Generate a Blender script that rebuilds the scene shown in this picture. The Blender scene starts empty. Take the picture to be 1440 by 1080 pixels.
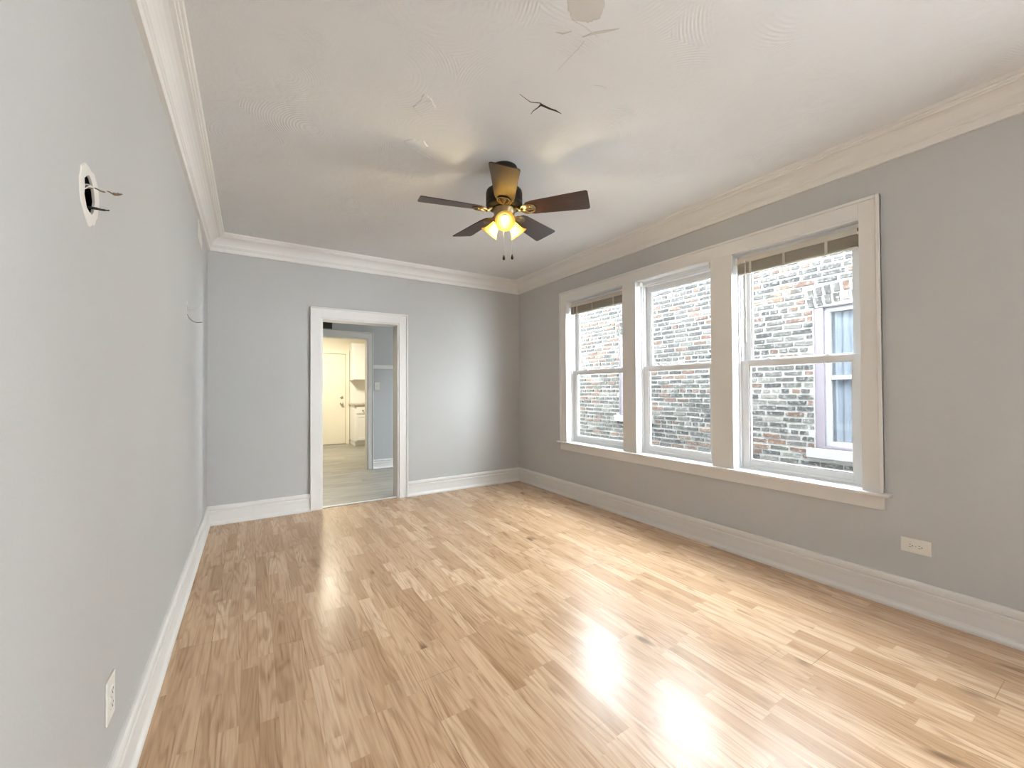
import bpy, bmesh, math, random
from mathutils import Vector, Matrix
random.seed(7)
C = bpy.context.scene.collection
SC = bpy.context.scene

# ------------------------------------------------------------------ camera
YAW, PITCH, ROLL, FPX = 0.5639, 0.0125, -0.0051, 578.62
cy, sy, cp, sp = math.cos(YAW), math.sin(YAW), math.cos(PITCH), math.sin(PITCH)
fwd = Vector((sy * cp, cy * cp, sp)); rgt = Vector((cy, -sy, 0)); upv = rgt.cross(fwd)
cr, sr = math.cos(ROLL), math.sin(ROLL)
r2 = rgt * cr + upv * sr; u2 = upv * cr - rgt * sr
cam_data = bpy.data.cameras.new('camera')
cam_data.sensor_fit = 'HORIZONTAL'; cam_data.sensor_width = 36.0
cam_data.lens = FPX / 1440 * 36.0
cam_data.clip_start = 0.02; cam_data.clip_end = 200
cam = bpy.data.objects.new('camera', cam_data); C.objects.link(cam)
M3 = Matrix((r2, u2, -fwd)).transposed()
cam.matrix_world = Matrix.Translation((0, 0, 1.27)) @ M3.to_4x4()
SC.camera = cam

# ------------------------------------------------------------------ world, exposure
SC.view_settings.view_transform = 'Standard'
SC.view_settings.look = 'None'
SC.view_settings.gamma = 1.0
SC.view_settings.use_curve_mapping = False
SC.view_settings.exposure = -0.20
w = bpy.data.worlds.new('world'); SC.world = w; w.use_nodes = True
bg = w.node_tree.nodes['Background']
bg.inputs[0].default_value = (0.91, 0.965, 1.0, 1)      # bright overcast sky
bg.inputs[1].default_value = 36.0
SC.cycles.diffuse_bounces = 8
SC.cycles.max_bounces = 16


def area_light(name, loc, size, power, col, rot=(0, 0, 0)):
    l = bpy.data.lights.new(name, 'AREA'); l.shape = 'RECTANGLE'
    l.size, l.size_y = size; l.energy = power; l.color = col
    o = bpy.data.objects.new(name, l); C.objects.link(o)
    o.location = loc; o.rotation_euler = rot
    return o


# warm ceiling lights of the kitchen (out of sight, up at its ceiling)
area_light('kitchen_ceiling_light', (1.0, 8.7, 2.70), (0.5, 0.5), 135, (1.0, 0.92, 0.74))

# ------------------------------------------------------------------ node helpers
def mat(name):
    m = bpy.data.materials.new(name); m.use_nodes = True
    nt = m.node_tree
    return m, nt, nt.nodes['Principled BSDF']


def nd(nt, typ, **kw):
    n = nt.nodes.new(typ)
    for k, v in kw.items():
        setattr(n, k, v)
    return n


def setin(n, i, v):
    if hasattr(v, 'links') and hasattr(v, 'is_output'):
        n.id_data.links.new(v, n.inputs[i])
    else:
        n.inputs[i].default_value = v


def math_(nt, op, a, b=None, c=None, clamp=False):
    n = nd(nt, 'ShaderNodeMath', operation=op); n.use_clamp = clamp
    setin(n, 0, a)
    if b is not None: setin(n, 1, b)
    if c is not None: setin(n, 2, c)
    return n.outputs[0]


def mixc(nt, f, a, b, blend='MIX'):
    n = nd(nt, 'ShaderNodeMix', data_type='RGBA', blend_type=blend)
    setin(n, 0, f); setin(n, 6, a); setin(n, 7, b)
    return n.outputs[2]


def comb(nt, x, y, z):
    n = nd(nt, 'ShaderNodeCombineXYZ'); setin(n, 0, x); setin(n, 1, y); setin(n, 2, z)
    return n.outputs[0]


def noise(nt, vec, scale=5, detail=2, rough=0.5, dist=0.0):
    n = nd(nt, 'ShaderNodeTexNoise')
    if vec is not None: setin(n, 'Vector', vec)
    n.inputs['Scale'].default_value = scale; n.inputs['Detail'].default_value = detail
    n.inputs['Roughness'].default_value = rough; n.inputs['Distortion'].default_value = dist
    return n


def maprange(nt, v, a, b, c, d):
    n = nd(nt, 'ShaderNodeMapRange'); setin(n, 0, v)
    for i, x in zip((1, 2, 3, 4), (a, b, c, d)): setin(n, i, x)
    return n.outputs[0]


def bump(nt, bsdf, h, strength=0.2, dist=0.01):
    b = nd(nt, 'ShaderNodeBump'); b.inputs['Strength'].default_value = strength
    b.inputs['Distance'].default_value = dist; setin(b, 'Height', h)
    nt.links.new(b.outputs[0], bsdf.inputs['Normal'])


def paint(name, col, rough=0.5, bstr=0.08, bscale=60, var=0.02, metal=0.0, spec=0.5):
    m, nt, b = mat(name)
    pos = nd(nt, 'ShaderNodeNewGeometry').outputs['Position']
    n = noise(nt, pos, bscale, 3)
    n2 = noise(nt, pos, 1.3, 2)
    v = maprange(nt, n2.outputs[0], 0.3, 0.7, 1 - var, 1 + var)
    mm = nd(nt, 'ShaderNodeVectorMath', operation='SCALE')
    mm.inputs[0].default_value = col; setin(mm, 3, v)
    nt.links.new(mm.outputs[0], b.inputs['Base Color'])
    b.inputs['Roughness'].default_value = rough
    b.inputs['Metallic'].default_value = metal
    b.inputs['Specular IOR Level'].default_value = spec
    if bstr: bump(nt, b, n.outputs[0], bstr, 0.002)
    return m


WALL = paint('wall_paint_grey', (0.49, 0.495, 0.495), 0.55, 0.25, 90)
HALLWALL = paint('hall_wall_paint', (0.46, 0.475, 0.485), 0.55, 0.2, 90)
TRIM = paint('trim_paint_white', (0.79, 0.785, 0.775), 0.35, 0.10, 40)
VINYL = paint('white_vinyl', (0.80, 0.82, 0.84), 0.3, 0.0)
KWALL = paint('kitchen_paint_cream', (0.80, 0.75, 0.62), 0.5, 0.1)
CABW = paint('cabinet_white', (0.82, 0.80, 0.76), 0.35, 0.0)
PLASTIC = paint('white_plastic', (0.80, 0.79, 0.75), 0.35, 0.0)
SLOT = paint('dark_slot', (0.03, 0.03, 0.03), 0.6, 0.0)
PLASTER = paint('bare_plaster', (0.72, 0.70, 0.66), 0.8, 0.7, 70, 0.05)
PATCH_G = paint('grey_plaster_patch', (0.58, 0.57, 0.54), 0.8, 0.5, 70, 0.05)
CAVITY = paint('lath_in_painted_shade', (0.02, 0.016, 0.012), 0.9, 0.5, 30, spec=0.05)  # near-black colour paints the shade inside the wall holes
CRACKM = paint('open_crack', (0.035, 0.03, 0.025), 0.9, 0.0)
WIRE_B = paint('wire_brown', (0.16, 0.12, 0.075), 0.5, 0.0)
WIRE_K = paint('wire_black', (0.015, 0.014, 0.013), 0.5, 0.0)
WIRE_W = paint('wire_white', (0.62, 0.60, 0.55), 0.5, 0.0)
STEEL = paint('brushed_nickel', (0.55, 0.52, 0.48), 0.3, 0.0, metal=1.0)
BRASS = paint('antique_brass', (0.22, 0.165, 0.09), 0.38, 0.0, metal=1.0)
BRONZE = paint('dark_bronze', (0.014, 0.011, 0.007), 0.45, 0.0, spec=0.2)
BLINDM = paint('blind_beige', (0.44, 0.40, 0.33), 0.45, 0.0)
BLINDRAIL = paint('blind_rail_beige', (0.52, 0.49, 0.43), 0.4, 0.0)
TAPE = paint('ladder_tape', (0.62, 0.58, 0.51), 0.7, 0.3, 200)
CONCRETE = paint('concrete', (0.22, 0.22, 0.215), 0.9, 0.4, 20, 0.1)
STONE = paint('limestone', (0.135, 0.133, 0.135), 0.8, 0.4, 20, 0.1)
NSASH = paint('neighbour_sash_paint', (0.17, 0.175, 0.18), 0.5, 0.1)  # white sashes given an even grey so strong daylight does not clip them
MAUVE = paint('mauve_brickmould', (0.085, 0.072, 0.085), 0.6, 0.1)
VENTM = paint('dark_grille', (0.05, 0.055, 0.05), 0.6, 0.0)


def wood_dark():
    m, nt, b = mat('blade_walnut')
    tc = nd(nt, 'ShaderNodeTexCoord').outputs['Object']
    mp = nd(nt, 'ShaderNodeMapping'); mp.inputs['Scale'].default_value = (2.0, 28, 28)
    setin(mp, 0, tc)
    n = noise(nt, mp.outputs[0], 3, 4, 0.6, 0.6)
    c = mixc(nt, maprange(nt, n.outputs[0], 0.3, 0.7, 0, 1), (0.010, 0.005, 0.004, 1), (0.045, 0.016, 0.008, 1))
    nt.links.new(c, b.inputs['Base Color'])
    b.inputs['Roughness'].default_value = 0.38; b.inputs['Specular IOR Level'].default_value = 0.5
    return m


WALNUT = wood_dark()


def laminate():
    m, nt, b = mat('oak_laminate')
    p = nd(nt, 'ShaderNodeNewGeometry').outputs['Position']
    s = nd(nt, 'ShaderNodeSeparateXYZ'); setin(s, 0, p)
    X, Y = s.outputs[0], s.outputs[1]
    W, L = 0.065, 0.46
    sx = math_(nt, 'DIVIDE', math_(nt, 'ADD', X, 10.113), W)
    i = math_(nt, 'FLOOR', sx); fx = math_(nt, 'FRACT', sx)
    wn = nd(nt, 'ShaderNodeTexWhiteNoise', noise_dimensions='1D'); setin(wn, 'W', i)
    L2 = math_(nt, 'ADD', math_(nt, 'DIVIDE', Y, L), math_(nt, 'MULTIPLY', wn.outputs[0], 9.0))
    wob = nd(nt, 'ShaderNodeTexNoise', noise_dimensions='1D')
    j = math_(nt, 'FLOOR', L2); fy = math_(nt, 'FRACT', L2)
    wn2 = nd(nt, 'ShaderNodeTexWhiteNoise', noise_dimensions='2D'); setin(wn2, 0, comb(nt, i, j, 0))
    rid = wn2.outputs[0]
    ramp = nd(nt, 'ShaderNodeValToRGB'); setin(ramp, 0, rid)
    e = ramp.color_ramp.elements
    e[0].position = 0.0; e[0].color = LAM[0]
    e[1].position = 1.0; e[1].color = LAM[3]
    k = e.new(0.3); k.color = LAM[1]
    k = e.new(0.68); k.color = LAM[2]
    # cathedral rings: contour lines of a stretched noise, its own field in every strip
    zz = math_(nt, 'MULTIPLY', rid, 60.0)
    v1 = comb(nt, math_(nt, 'MULTIPLY', X, 10.0), math_(nt, 'MULTIPLY', Y, 0.95), zz)
    n1 = noise(nt, v1, 1.0, 2.0, 0.45, 0.25)
    rings = math_(nt, 'SINE', math_(nt, 'MULTIPLY', n1.outputs[0], 75.0))
    rings = maprange(nt, rings, -0.6, 1.0, 0.0, 1.0)
    v2 = comb(nt, math_(nt, 'MULTIPLY', X, 120.0), math_(nt, 'MULTIPLY', Y, 5.0), zz)
    n2 = noise(nt, v2, 1.0, 3.0, 0.6)
    v3 = comb(nt, math_(nt, 'MULTIPLY', X, 20.0), math_(nt, 'MULTIPLY', Y, 1.6), zz)
    n3 = noise(nt, v3, 1.0, 3.0, 0.6, 0.5)
    g = math_(nt, 'ADD', math_(nt, 'MULTIPLY', math_(nt, 'POWER', rings, 1.6), 0.60), math_(nt, 'MULTIPLY', maprange(nt, n2.outputs[0], 0.42, 0.68, 0, 1), 0.6))
    g = math_(nt, 'MULTIPLY', g, maprange(nt, n3.outputs[0], 0.35, 0.65, 0.35, 1.0))
    col = mixc(nt, math_(nt, 'MULTIPLY', g, 0.82, clamp=True), ramp.outputs[0], LAMG)
    # knots
    v4 = comb(nt, math_(nt, 'MULTIPLY', X, 9.0), math_(nt, 'MULTIPLY', Y, 4.0), zz)
    n4 = noise(nt, v4, 1.0, 1.0, 0.5)
    col = mixc(nt, maprange(nt, n4.outputs[0], 0.70, 0.80, 0, 0.8), col, LAMK)
    # joints: faint between strips, dark between boards (three strips wide, 1.2 m long)
    ed = math_(nt, 'MINIMUM', fx, math_(nt, 'SUBTRACT', 1.0, fx))
    bx = math_(nt, 'DIVIDE', math_(nt, 'ADD', X, 10.113), W * 3)
    bi = math_(nt, 'FLOOR', bx); bf = math_(nt, 'FRACT', bx)
    bed = math_(nt, 'MULTIPLY', math_(nt, 'MINIMUM', bf, math_(nt, 'SUBTRACT', 1.0, bf)), W * 3)
    wb = nd(nt, 'ShaderNodeTexWhiteNoise', noise_dimensions='1D'); setin(wb, 'W', math_(nt, 'ADD', bi, 0.37))
    by = math_(nt, 'FRACT', math_(nt, 'ADD', math_(nt, 'DIVIDE', Y, 1.2), math_(nt, 'MULTIPLY', wb.outputs[0], 5.0)))
    bye = math_(nt, 'MULTIPLY', math_(nt, 'MINIMUM', by, math_(nt, 'SUBTRACT', 1.0, by)), 1.2)
    je = math_(nt, 'MINIMUM', bed, bye)
    jn = maprange(nt, noise(nt, p, 2.5, 2).outputs[0], 0.45, 0.62, 0.1, 1.0)
    jm = math_(nt, 'MULTIPLY', math_(nt, 'LESS_THAN', je, 0.0011), jn)
    sm = math_(nt, 'MULTIPLY', math_(nt, 'LESS_THAN', ed, 0.02), 0.22)
    col = mixc(nt, sm, col, LAMG)
    col = mixc(nt, math_(nt, 'MULTIPLY', jm, 0.75), col, LAMK)
    nt.links.new(col, b.inputs['Base Color'])
    sc = noise(nt, p, 3.2, 3, 0.6)
    sc2 = noise(nt, p, 60, 3, 0.7)
    scuff = math_(nt, 'MULTIPLY', maprange(nt, sc.outputs[0], 0.52, 0.68, 0, 1), maprange(nt, sc2.outputs[0], 0.45, 0.6, 0, 1))
    nt.links.new(math_(nt, 'ADD', 0.25, math_(nt, 'MULTIPLY', scuff, 0.015)), b.inputs['Roughness'])
    b.inputs['Specular IOR Level'].default_value = 0.5
    hh = math_(nt, 'SUBTRACT', math_(nt, 'MULTIPLY', n2.outputs[0], 0.12), math_(nt, 'MULTIPLY', jm, 1.0))
    wv = noise(nt, p, 6.0, 1)
    hh = math_(nt, 'ADD', hh, math_(nt, 'MULTIPLY', wv.outputs[0], 1.2))
    bump(nt, b, hh, 0.25, 0.002)
    return m


LAM = [(0.43, 0.275, 0.160, 1), (0.53, 0.355, 0.220, 1), (0.58, 0.405, 0.260, 1), (0.66, 0.480, 0.325, 1)]
LAMG = (0.27, 0.145, 0.070, 1)
LAMK = (0.13, 0.070, 0.035, 1)
LAMINATE = laminate()


def grey_planks():
    m, nt, b = mat('grey_vinyl_plank')
    p = nd(nt, 'ShaderNodeNewGeometry').outputs['Position']
    s = nd(nt, 'ShaderNodeSeparateXYZ'); setin(s, 0, p)
    X, Y = s.outputs[0], s.outputs[1]
    r = math_(nt, 'DIVIDE', Y, 0.18); i = math_(nt, 'FLOOR', r); f = math_(nt, 'FRACT', r)
    wn = nd(nt, 'ShaderNodeTexWhiteNoise', noise_dimensions='1D'); setin(wn, 'W', i)
    c = math_(nt, 'ADD', math_(nt, 'DIVIDE', X, 1.2), math_(nt, 'MULTIPLY', wn.outputs[0], 7.0))
    j = math_(nt, 'FLOOR', c)
    w2 = nd(nt, 'ShaderNodeTexWhiteNoise', noise_dimensions='2D'); setin(w2, 0, comb(nt, i, j, 0))
    zz = math_(nt, 'MULTIPLY', w2.outputs[0], 40.0)
    n = noise(nt, comb(nt, math_(nt, 'MULTIPLY', X, 2.5), math_(nt, 'MULTIPLY', Y, 26.0), zz), 1.0, 4, 0.6, 0.4)
    col = mixc(nt, maprange(nt, n.outputs[0], 0.3, 0.7, 0, 1), (0.085, 0.077, 0.064, 1), (0.31, 0.295, 0.26, 1))
    col = mixc(nt, math_(nt, 'MULTIPLY', w2.outputs[0], 0.35), col, (0.34, 0.325, 0.29, 1))
    col = mixc(nt, math_(nt, 'MULTIPLY', math_(nt, 'LESS_THAN', f, 0.02), 0.5), col, (0.1, 0.09, 0.08, 1))
    nt.links.new(col, b.inputs['Base Color'])
    b.inputs['Roughness'].default_value = 0.35
    return m


PLANKS = grey_planks()


def ceiling_mat():
    m, nt, b = mat('skim_coated_ceiling')
    p = nd(nt, 'ShaderNodeNewGeometry').outputs['Position']
    n = noise(nt, p, 2.2, 4, 0.6)
    v = nd(nt, 'ShaderNodeTexVoronoi'); setin(v, 'Vector', p); v.inputs['Scale'].default_value = 1.7
    sw = math_(nt, 'SINE', math_(nt, 'ADD', math_(nt, 'MULTIPLY', v.outputs['Distance'], 300.0),
                                 math_(nt, 'MULTIPLY', n.outputs[0], 9.0)))
    msk = maprange(nt, noise(nt, p, 2.6, 2).outputs[0], 0.50, 0.66, 0, 1)
    fine = noise(nt, p, 45, 4, 0.65)
    mid = noise(nt, p, 7, 4, 0.55, 0.8)
    rough_patch = maprange(nt, noise(nt, p, 1.4, 2).outputs[0], 0.45, 0.65, 0.15, 1)
    h = math_(nt, 'ADD', math_(nt, 'MULTIPLY', math_(nt, 'MULTIPLY', sw, msk), 0.20),
              math_(nt, 'MULTIPLY', mid.outputs[0], math_(nt, 'MULTIPLY', rough_patch, 3.2)))
    h = math_(nt, 'ADD', h, math_(nt, 'MULTIPLY', fine.outputs[0], 0.35))
    col = mixc(nt, maprange(nt, noise(nt, p, 1.1, 3).outputs[0], 0.35, 0.7, 0, 1), (0.74, 0.752, 0.765, 1), (0.70, 0.712, 0.725, 1))
    nt.links.new(col, b.inputs['Base Color'])
    b.inputs['Roughness'].default_value = 0.6
    bump(nt, b, h, 0.65, 0.005)
    return m


CEIL = ceiling_mat()


def glass():
    m, nt, b = mat('window_glass')
    nt.nodes.remove(b)
    out = nt.nodes['Material Output']
    t = nd(nt, 'ShaderNodeBsdfTransparent'); t.inputs[0].default_value = (0.965, 0.98, 0.98, 1)
    g = nd(nt, 'ShaderNodeBsdfGlossy'); g.inputs['Roughness'].default_value = 0.0
    lw = nd(nt, 'ShaderNodeLayerWeight'); lw.inputs[0].default_value = 0.5
    p5 = math_(nt, 'POWER', lw.outputs['Facing'], 5.0)
    fr = math_(nt, 'ADD', 0.035, math_(nt, 'MULTIPLY', p5, 0.80))
    mx = nd(nt, 'ShaderNodeMixShader')
    nt.links.new(fr, mx.inputs[0])
    nt.links.new(t.outputs[0], mx.inputs[1]); nt.links.new(g.outputs[0], mx.inputs[2])
    nt.links.new(mx.outputs[0], out.inputs[0])
    return m


GLASS = glass()


def brick_mat():
    m, nt, b = mat('old_common_brick')
    a = nd(nt, 'ShaderNodeAttribute'); a.attribute_name = 'brick_col'
    p = nd(nt, 'ShaderNodeNewGeometry').outputs['Position']
    n = noise(nt, p, 35, 4, 0.65)
    c = mixc(nt, maprange(nt, n.outputs[0], 0.5, 0.7, 0, 0.4), a.outputs[0], (0.25, 0.247, 0.24, 1))
    nt.links.new(c, b.inputs['Base Color'])
    b.inputs['Roughness'].default_value = 0.9
    bump(nt, b, n.outputs[0], 0.5, 0.01)
    return m


BRICK = brick_mat()


def shade_mat():
    m, nt, b = mat('amber_frosted_glass')
    nt.nodes.remove(b)
    out = nt.nodes['Material Output']
    t = nd(nt, 'ShaderNodeBsdfTranslucent'); t.inputs[0].default_value = (0.95, 0.77, 0.30, 1)
    d = nd(nt, 'ShaderNodeBsdfDiffuse'); d.inputs[0].default_value = (0.86, 0.72, 0.34, 1)
    tr = nd(nt, 'ShaderNodeBsdfTransparent'); tr.inputs[0].default_value = (1.0, 0.85, 0.45, 1)
    m1 = nd(nt, 'ShaderNodeMixShader'); m1.inputs[0].default_value = 0.45
    m2 = nd(nt, 'ShaderNodeMixShader'); m2.inputs[0].default_value = 0.10
    nt.links.new(t.outputs[0], m1.inputs[1]); nt.links.new(d.outputs[0], m1.inputs[2])
    nt.links.new(m1.outputs[0], m2.inputs[1]); nt.links.new(tr.outputs[0], m2.inputs[2])
    nt.links.new(m2.outputs[0], out.inputs[0])
    return m


SHADE = shade_mat()
BULBM, _nt, _b = mat('lit_bulb')
_b.inputs['Emission Color'].default_value = (1.0, 0.83, 0.42, 1)
_b.inputs['Emission Strength'].default_value = 16.0


def granite():
    m, nt, b = mat('speckled_granite')
    p = nd(nt, 'ShaderNodeNewGeometry').outputs['Position']
    v = nd(nt, 'ShaderNodeTexVoronoi'); setin(v, 'Vector', p); v.inputs['Scale'].default_value = 55
    c = mixc(nt, v.outputs['Color'], (0.30, 0.25, 0.19, 1), (0.70, 0.64, 0.55, 1))
    nt.links.new(c, b.inputs['Base Color']); b.inputs['Roughness'].default_value = 0.2
    return m


GRANITE = granite()


def curtain_mat():
    m, nt, b = mat('sheer_curtain')
    p = nd(nt, 'ShaderNodeNewGeometry').outputs['Position']
    b.inputs['Base Color'].default_value = (0.11, 0.12, 0.145, 1); b.inputs['Roughness'].default_value = 0.9
    return m


CURTAIN = curtain_mat()

# ------------------------------------------------------------------ mesh helpers
def bx(bm, a, b, M=None, bev=0.0):
    x0, x1 = sorted((a[0], b[0])); y0, y1 = sorted((a[1], b[1])); z0, z1 = sorted((a[2], b[2]))
    t = bmesh.new()
    bmesh.ops.create_cube(t, size=1.0)
    for v in t.verts:
        v.co = Vector(((x0 + x1) / 2 + v.co.x * (x1 - x0), (y0 + y1) / 2 + v.co.y * (y1 - y0), (z0 + z1) / 2 + v.co.z * (z1 - z0)))
    if bev > 0:
        bmesh.ops.bevel(t, geom=list(t.edges), offset=bev, segments=2, profile=0.5, affect='EDGES')
    merge(bm, t, M)


def merge(bm, t, M=None):
    vm = {}
    for v in t.verts:
        vm[v] = bm.verts.new(M @ v.co if M else v.co)
    for f in t.faces:
        try:
            nf = bm.faces.new([vm[v] for v in f.verts]); nf.smooth = f.smooth
        except ValueError:
            pass
    t.free()


def lathe(bm, prof, n=32, M=None, smooth=True, sx=1.0):
    """prof: list of (r, z); revolves round z"""
    rings = []
    t = bmesh.new()
    for r, z in prof:
        if r < 1e-6:
            rings.append([t.verts.new((0, 0, z))])
        else:
            rings.append([t.verts.new((r * sx * math.cos(2 * math.pi * k / n), r * math.sin(2 * math.pi * k / n), z)) for k in range(n)])
    for a, b in zip(rings, rings[1:]):
        for k in range(n):
            k2 = (k + 1) % n
            if len(a) == 1 and len(b) > 1: f = t.faces.new((a[0], b[k], b[k2]))
            elif len(b) == 1 and len(a) > 1: f = t.faces.new((a[k], b[0], a[k2]))
            elif len(a) > 1: f = t.faces.new((a[k], b[k], b[k2], a[k2]))
            else: continue
            f.smooth = smooth
    bmesh.ops.recalc_face_normals(t, faces=t.faces)
    merge(bm, t, M)


def tube(bm, pts, r, n=8, M=None, cap=True):
    pts = [Vector(p) for p in pts]
    t = bmesh.new(); rings = []
    for i, p in enumerate(pts):
        d = (pts[min(i + 1, len(pts) - 1)] - pts[max(i - 1, 0)]).normalized()
        a = d.orthogonal().normalized() if i == 0 else (prev - d * prev.dot(d)).normalized()
        prev = a; b2 = d.cross(a)
        rr = r[i] if isinstance(r, (list, tuple)) else r
        rings.append([t.verts.new(p + (a * math.cos(2 * math.pi * k / n) + b2 * math.sin(2 * math.pi * k / n)) * rr) for k in range(n)])
    for A, B in zip(rings, rings[1:]):
        for k in range(n):
            f = t.faces.new((A[k], A[(k + 1) % n], B[(k + 1) % n], B[k])); f.smooth = True
    if cap:
        t.faces.new(rings[0][::-1]); t.faces.new(rings[-1])
    merge(bm, t, M)


def prism(bm, poly, z0, z1, M=None, smooth=False):
    t = bmesh.new()
    A = [t.verts.new((x, y, z0)) for x, y in poly]; B = [t.verts.new((x, y, z1)) for x, y in poly]
    t.faces.new(A[::-1]); t.faces.new(B)
    n = len(poly)
    for k in range(n):
        t.faces.new((A[k], A[(k + 1) % n], B[(k + 1) % n], B[k]))
    bmesh.ops.recalc_face_normals(t, faces=t.faces)
    merge(bm, t, M)


def sweep(bm, prof, p0, p1, inward, m0, m1):
    """profile (d off the wall, z) swept from p0 to p1 (2D); m0/m1 = mitre: along-shift per d at each end"""
    p0 = Vector(p0); p1 = Vector(p1); d = (p1 - p0).normalized(); nrm = Vector(inward)
    t = bmesh.new(); A = []; B = []
    for dd, z in prof:
        a = p0 + nrm * dd + d * (m0 * dd); b = p1 + nrm * dd + d * (m1 * dd)
        A.append(t.verts.new((a.x, a.y, z))); B.append(t.verts.new((b.x, b.y, z)))
    n = len(prof)
    for k in range(n):
        t.faces.new((A[k], A[(k + 1) % n], B[(k + 1) % n], B[k]))
    t.faces.new(A); t.faces.new(B)
    bmesh.ops.recalc_face_normals(t, faces=t.faces)
    merge(bm, t)


def obj(name, bm, m, parent=None, smooth=False, bevel=0.0):
    me = bpy.data.meshes.new(name); bm.to_mesh(me); bm.free()
    o = bpy.data.objects.new(name, me); C.objects.link(o)
    me.materials.append(m)
    if smooth:
        for p in me.polygons: p.use_smooth = True
    if parent: o.parent = parent; o.matrix_parent_inverse = Matrix.Translation(-Vector(parent.location)) if parent.rotation_euler.z == 0 else parent.matrix_basis.inverted()
    if bevel:
        md = o.modifiers.new('bevel', 'BEVEL'); md.width = bevel; md.segments = 2; md.limit_method = 'ANGLE'
    return o


def boxes(name, lst, m, parent=None, bevel=0.0):
    bm = bmesh.new()
    for a, b in lst: bx(bm, a, b)
    return obj(name, bm, m, parent, bevel=bevel)


def empty(name, loc):
    o = bpy.data.objects.new(name, None); C.objects.link(o); o.location = loc; o.empty_display_size = 0.05
    return o


def tag(o, label=None, cat=None, group=None, kind=None):
    if label: o['label'] = label
    if cat: o['category'] = cat
    if group: o['group'] = group
    if kind: o['kind'] = kind
    return o


def S(o, label, cat):
    return tag(o, label, cat, kind='structure')


# ------------------------------------------------------------------ dimensions (metres)
XL, XR, YB, YR, HC = -0.3542, 3.1559, 4.8103, -3.4, 2.755
WT = 0.175                    # back wall thickness
XO = 3.34                     # outer face of the window wall
YH = 6.78                     # hall's far wall
YK = 10.35                    # kitchen's far wall
DX0, DX1, DI0, DI1, DZT, DZI = 0.5192, 1.5671, 0.6309, 1.4588, 2.1562, 2.0412
YO0, YI0, M1A, M1B, M2A, M2B, YI1, YO1 = 3.8761, 3.765, 2.8876, 2.7208, 1.9473, 1.7736, 0.984, 0.8825
WZT, WZI, WZS, WZA = 2.4181, 2.3059, 0.6466, 0.5464
XB = 5.30                     # face of the brick wall next door

# ------------------------------------------------------------------ floor, ceiling
S(boxes('floor', [((XL - 0.2, YR - 0.2, -0.12), (XO, YB + 0.02, 0.0))], LAMINATE),
  'honey oak strip laminate floor of the empty room', 'floor')
S(boxes('floor', [((-2.6, YB + 0.02, -0.12), (XO, YK + 0.2, 0.004))], PLANKS),
  'grey wood-look plank floor beyond the cased doorway', 'floor')
ceil = S(boxes('ceiling', [((XL - 0.2, YR - 0.2, HC), (XO, YB + 0.1, HC + 0.14))], CEIL),
         'white skim-coated plaster ceiling with trowel swirls and a crack', 'ceiling')
S(boxes('ceiling', [((-2.6, YB + 0.1, HC), (XO, YK + 0.2, HC + 0.14))], KWALL),
  'ceiling of the hall and kitchen beyond the doorway', 'ceiling')

# crack beside the fan: ragged sliver where the plaster has opened
CRACK = [(1.135, 1.710), (1.194, 1.724), (1.217, 1.728), (1.262, 1.708), (1.280, 1.717), (1.334, 1.716), (1.366, 1.712), (1.409, 1.715)]
CW_ = [0.0006, 0.0012, 0.002, 0.0028, 0.0085, 0.0075, 0.0045, 0.0008]


def ribbon(bm, line, wid, z, th):
    t = bmesh.new(); A = []; B = []
    n = len(line)
    L = [Vector((a, b, 0)) for a, b in line]
    for k in range(n):
        d = (L[min(k + 1, n - 1)] - L[max(k - 1, 0)]).normalized(); nn = Vector((-d.y, d.x, 0))
        j = random.uniform(0.7, 1.3)
        A.append(L[k] + nn * wid[k] * j); B.append(L[k] - nn * wid[k] * random.uniform(0.7, 1.3))
    for zz in (z, z - th):
        pass
    vA = [t.verts.new((a.x, a.y, z - th)) for a in A]; vB = [t.verts.new((a.x, a.y, z - th)) for a in B]
    vA2 = [t.verts.new((a.x, a.y, z)) for a in A]; vB2 = [t.verts.new((a.x, a.y, z)) for a in B]
    for k in range(n - 1):
        t.faces.new((vA[k], vA[k + 1], vB[k + 1], vB[k]))
        t.faces.new((vA[k], vA2[k], vA2[k + 1], vA[k + 1]))
        t.faces.new((vB[k], vB[k + 1], vB2[k + 1], vB2[k]))
    bmesh.ops.recalc_face_normals(t, faces=t.faces)
    merge(bm, t)


bm = bmesh.new()
ribbon(bm, CRACK, CW_, HC, 0.0012)
ribbon(bm, [(1.273, 1.715), (1.273, 1.740), (1.267, 1.777), (1.270, 1.805)], [0.005, 0.003, 0.0018, 0.0006], HC, 0.0012)
obj('crack', bm, CRACKM, ceil)


# bare grey patch, hairline scratches and lifted flakes of plaster
def flat_patch(poly, m, th, seed):
    rn_ = random.Random(seed); t = bmesh.new(); P = []
    for k in range(len(poly)):
        a = Vector(poly[k]); b_ = Vector(poly[(k + 1) % len(poly)])
        for q in range(6):
            p = a.lerp(b_, q / 6); P.append((p.x + rn_.uniform(-.003, .003), p.y + rn_.uniform(-.003, .003)))
    cx_ = sum(p[0] for p in P) / len(P); cy2 = sum(p[1] for p in P) / len(P)
    lo = [t.verts.new((x, y, HC - th)) for x, y in P]
    hi = [t.verts.new((cx_ + (x - cx_) * 1.12, cy2 + (y - cy2) * 1.12, HC)) for x, y in P]
    t.faces.new(lo)
    for k in range(len(P)): t.faces.new((lo[k], lo[(k + 1) % len(P)], hi[(k + 1) % len(P)], hi[k]))
    bmesh.ops.recalc_face_normals(t, faces=t.faces)
    b_ = bmesh.new(); merge(b_, t); obj('plaster_patch', b_, m, ceil)


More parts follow.
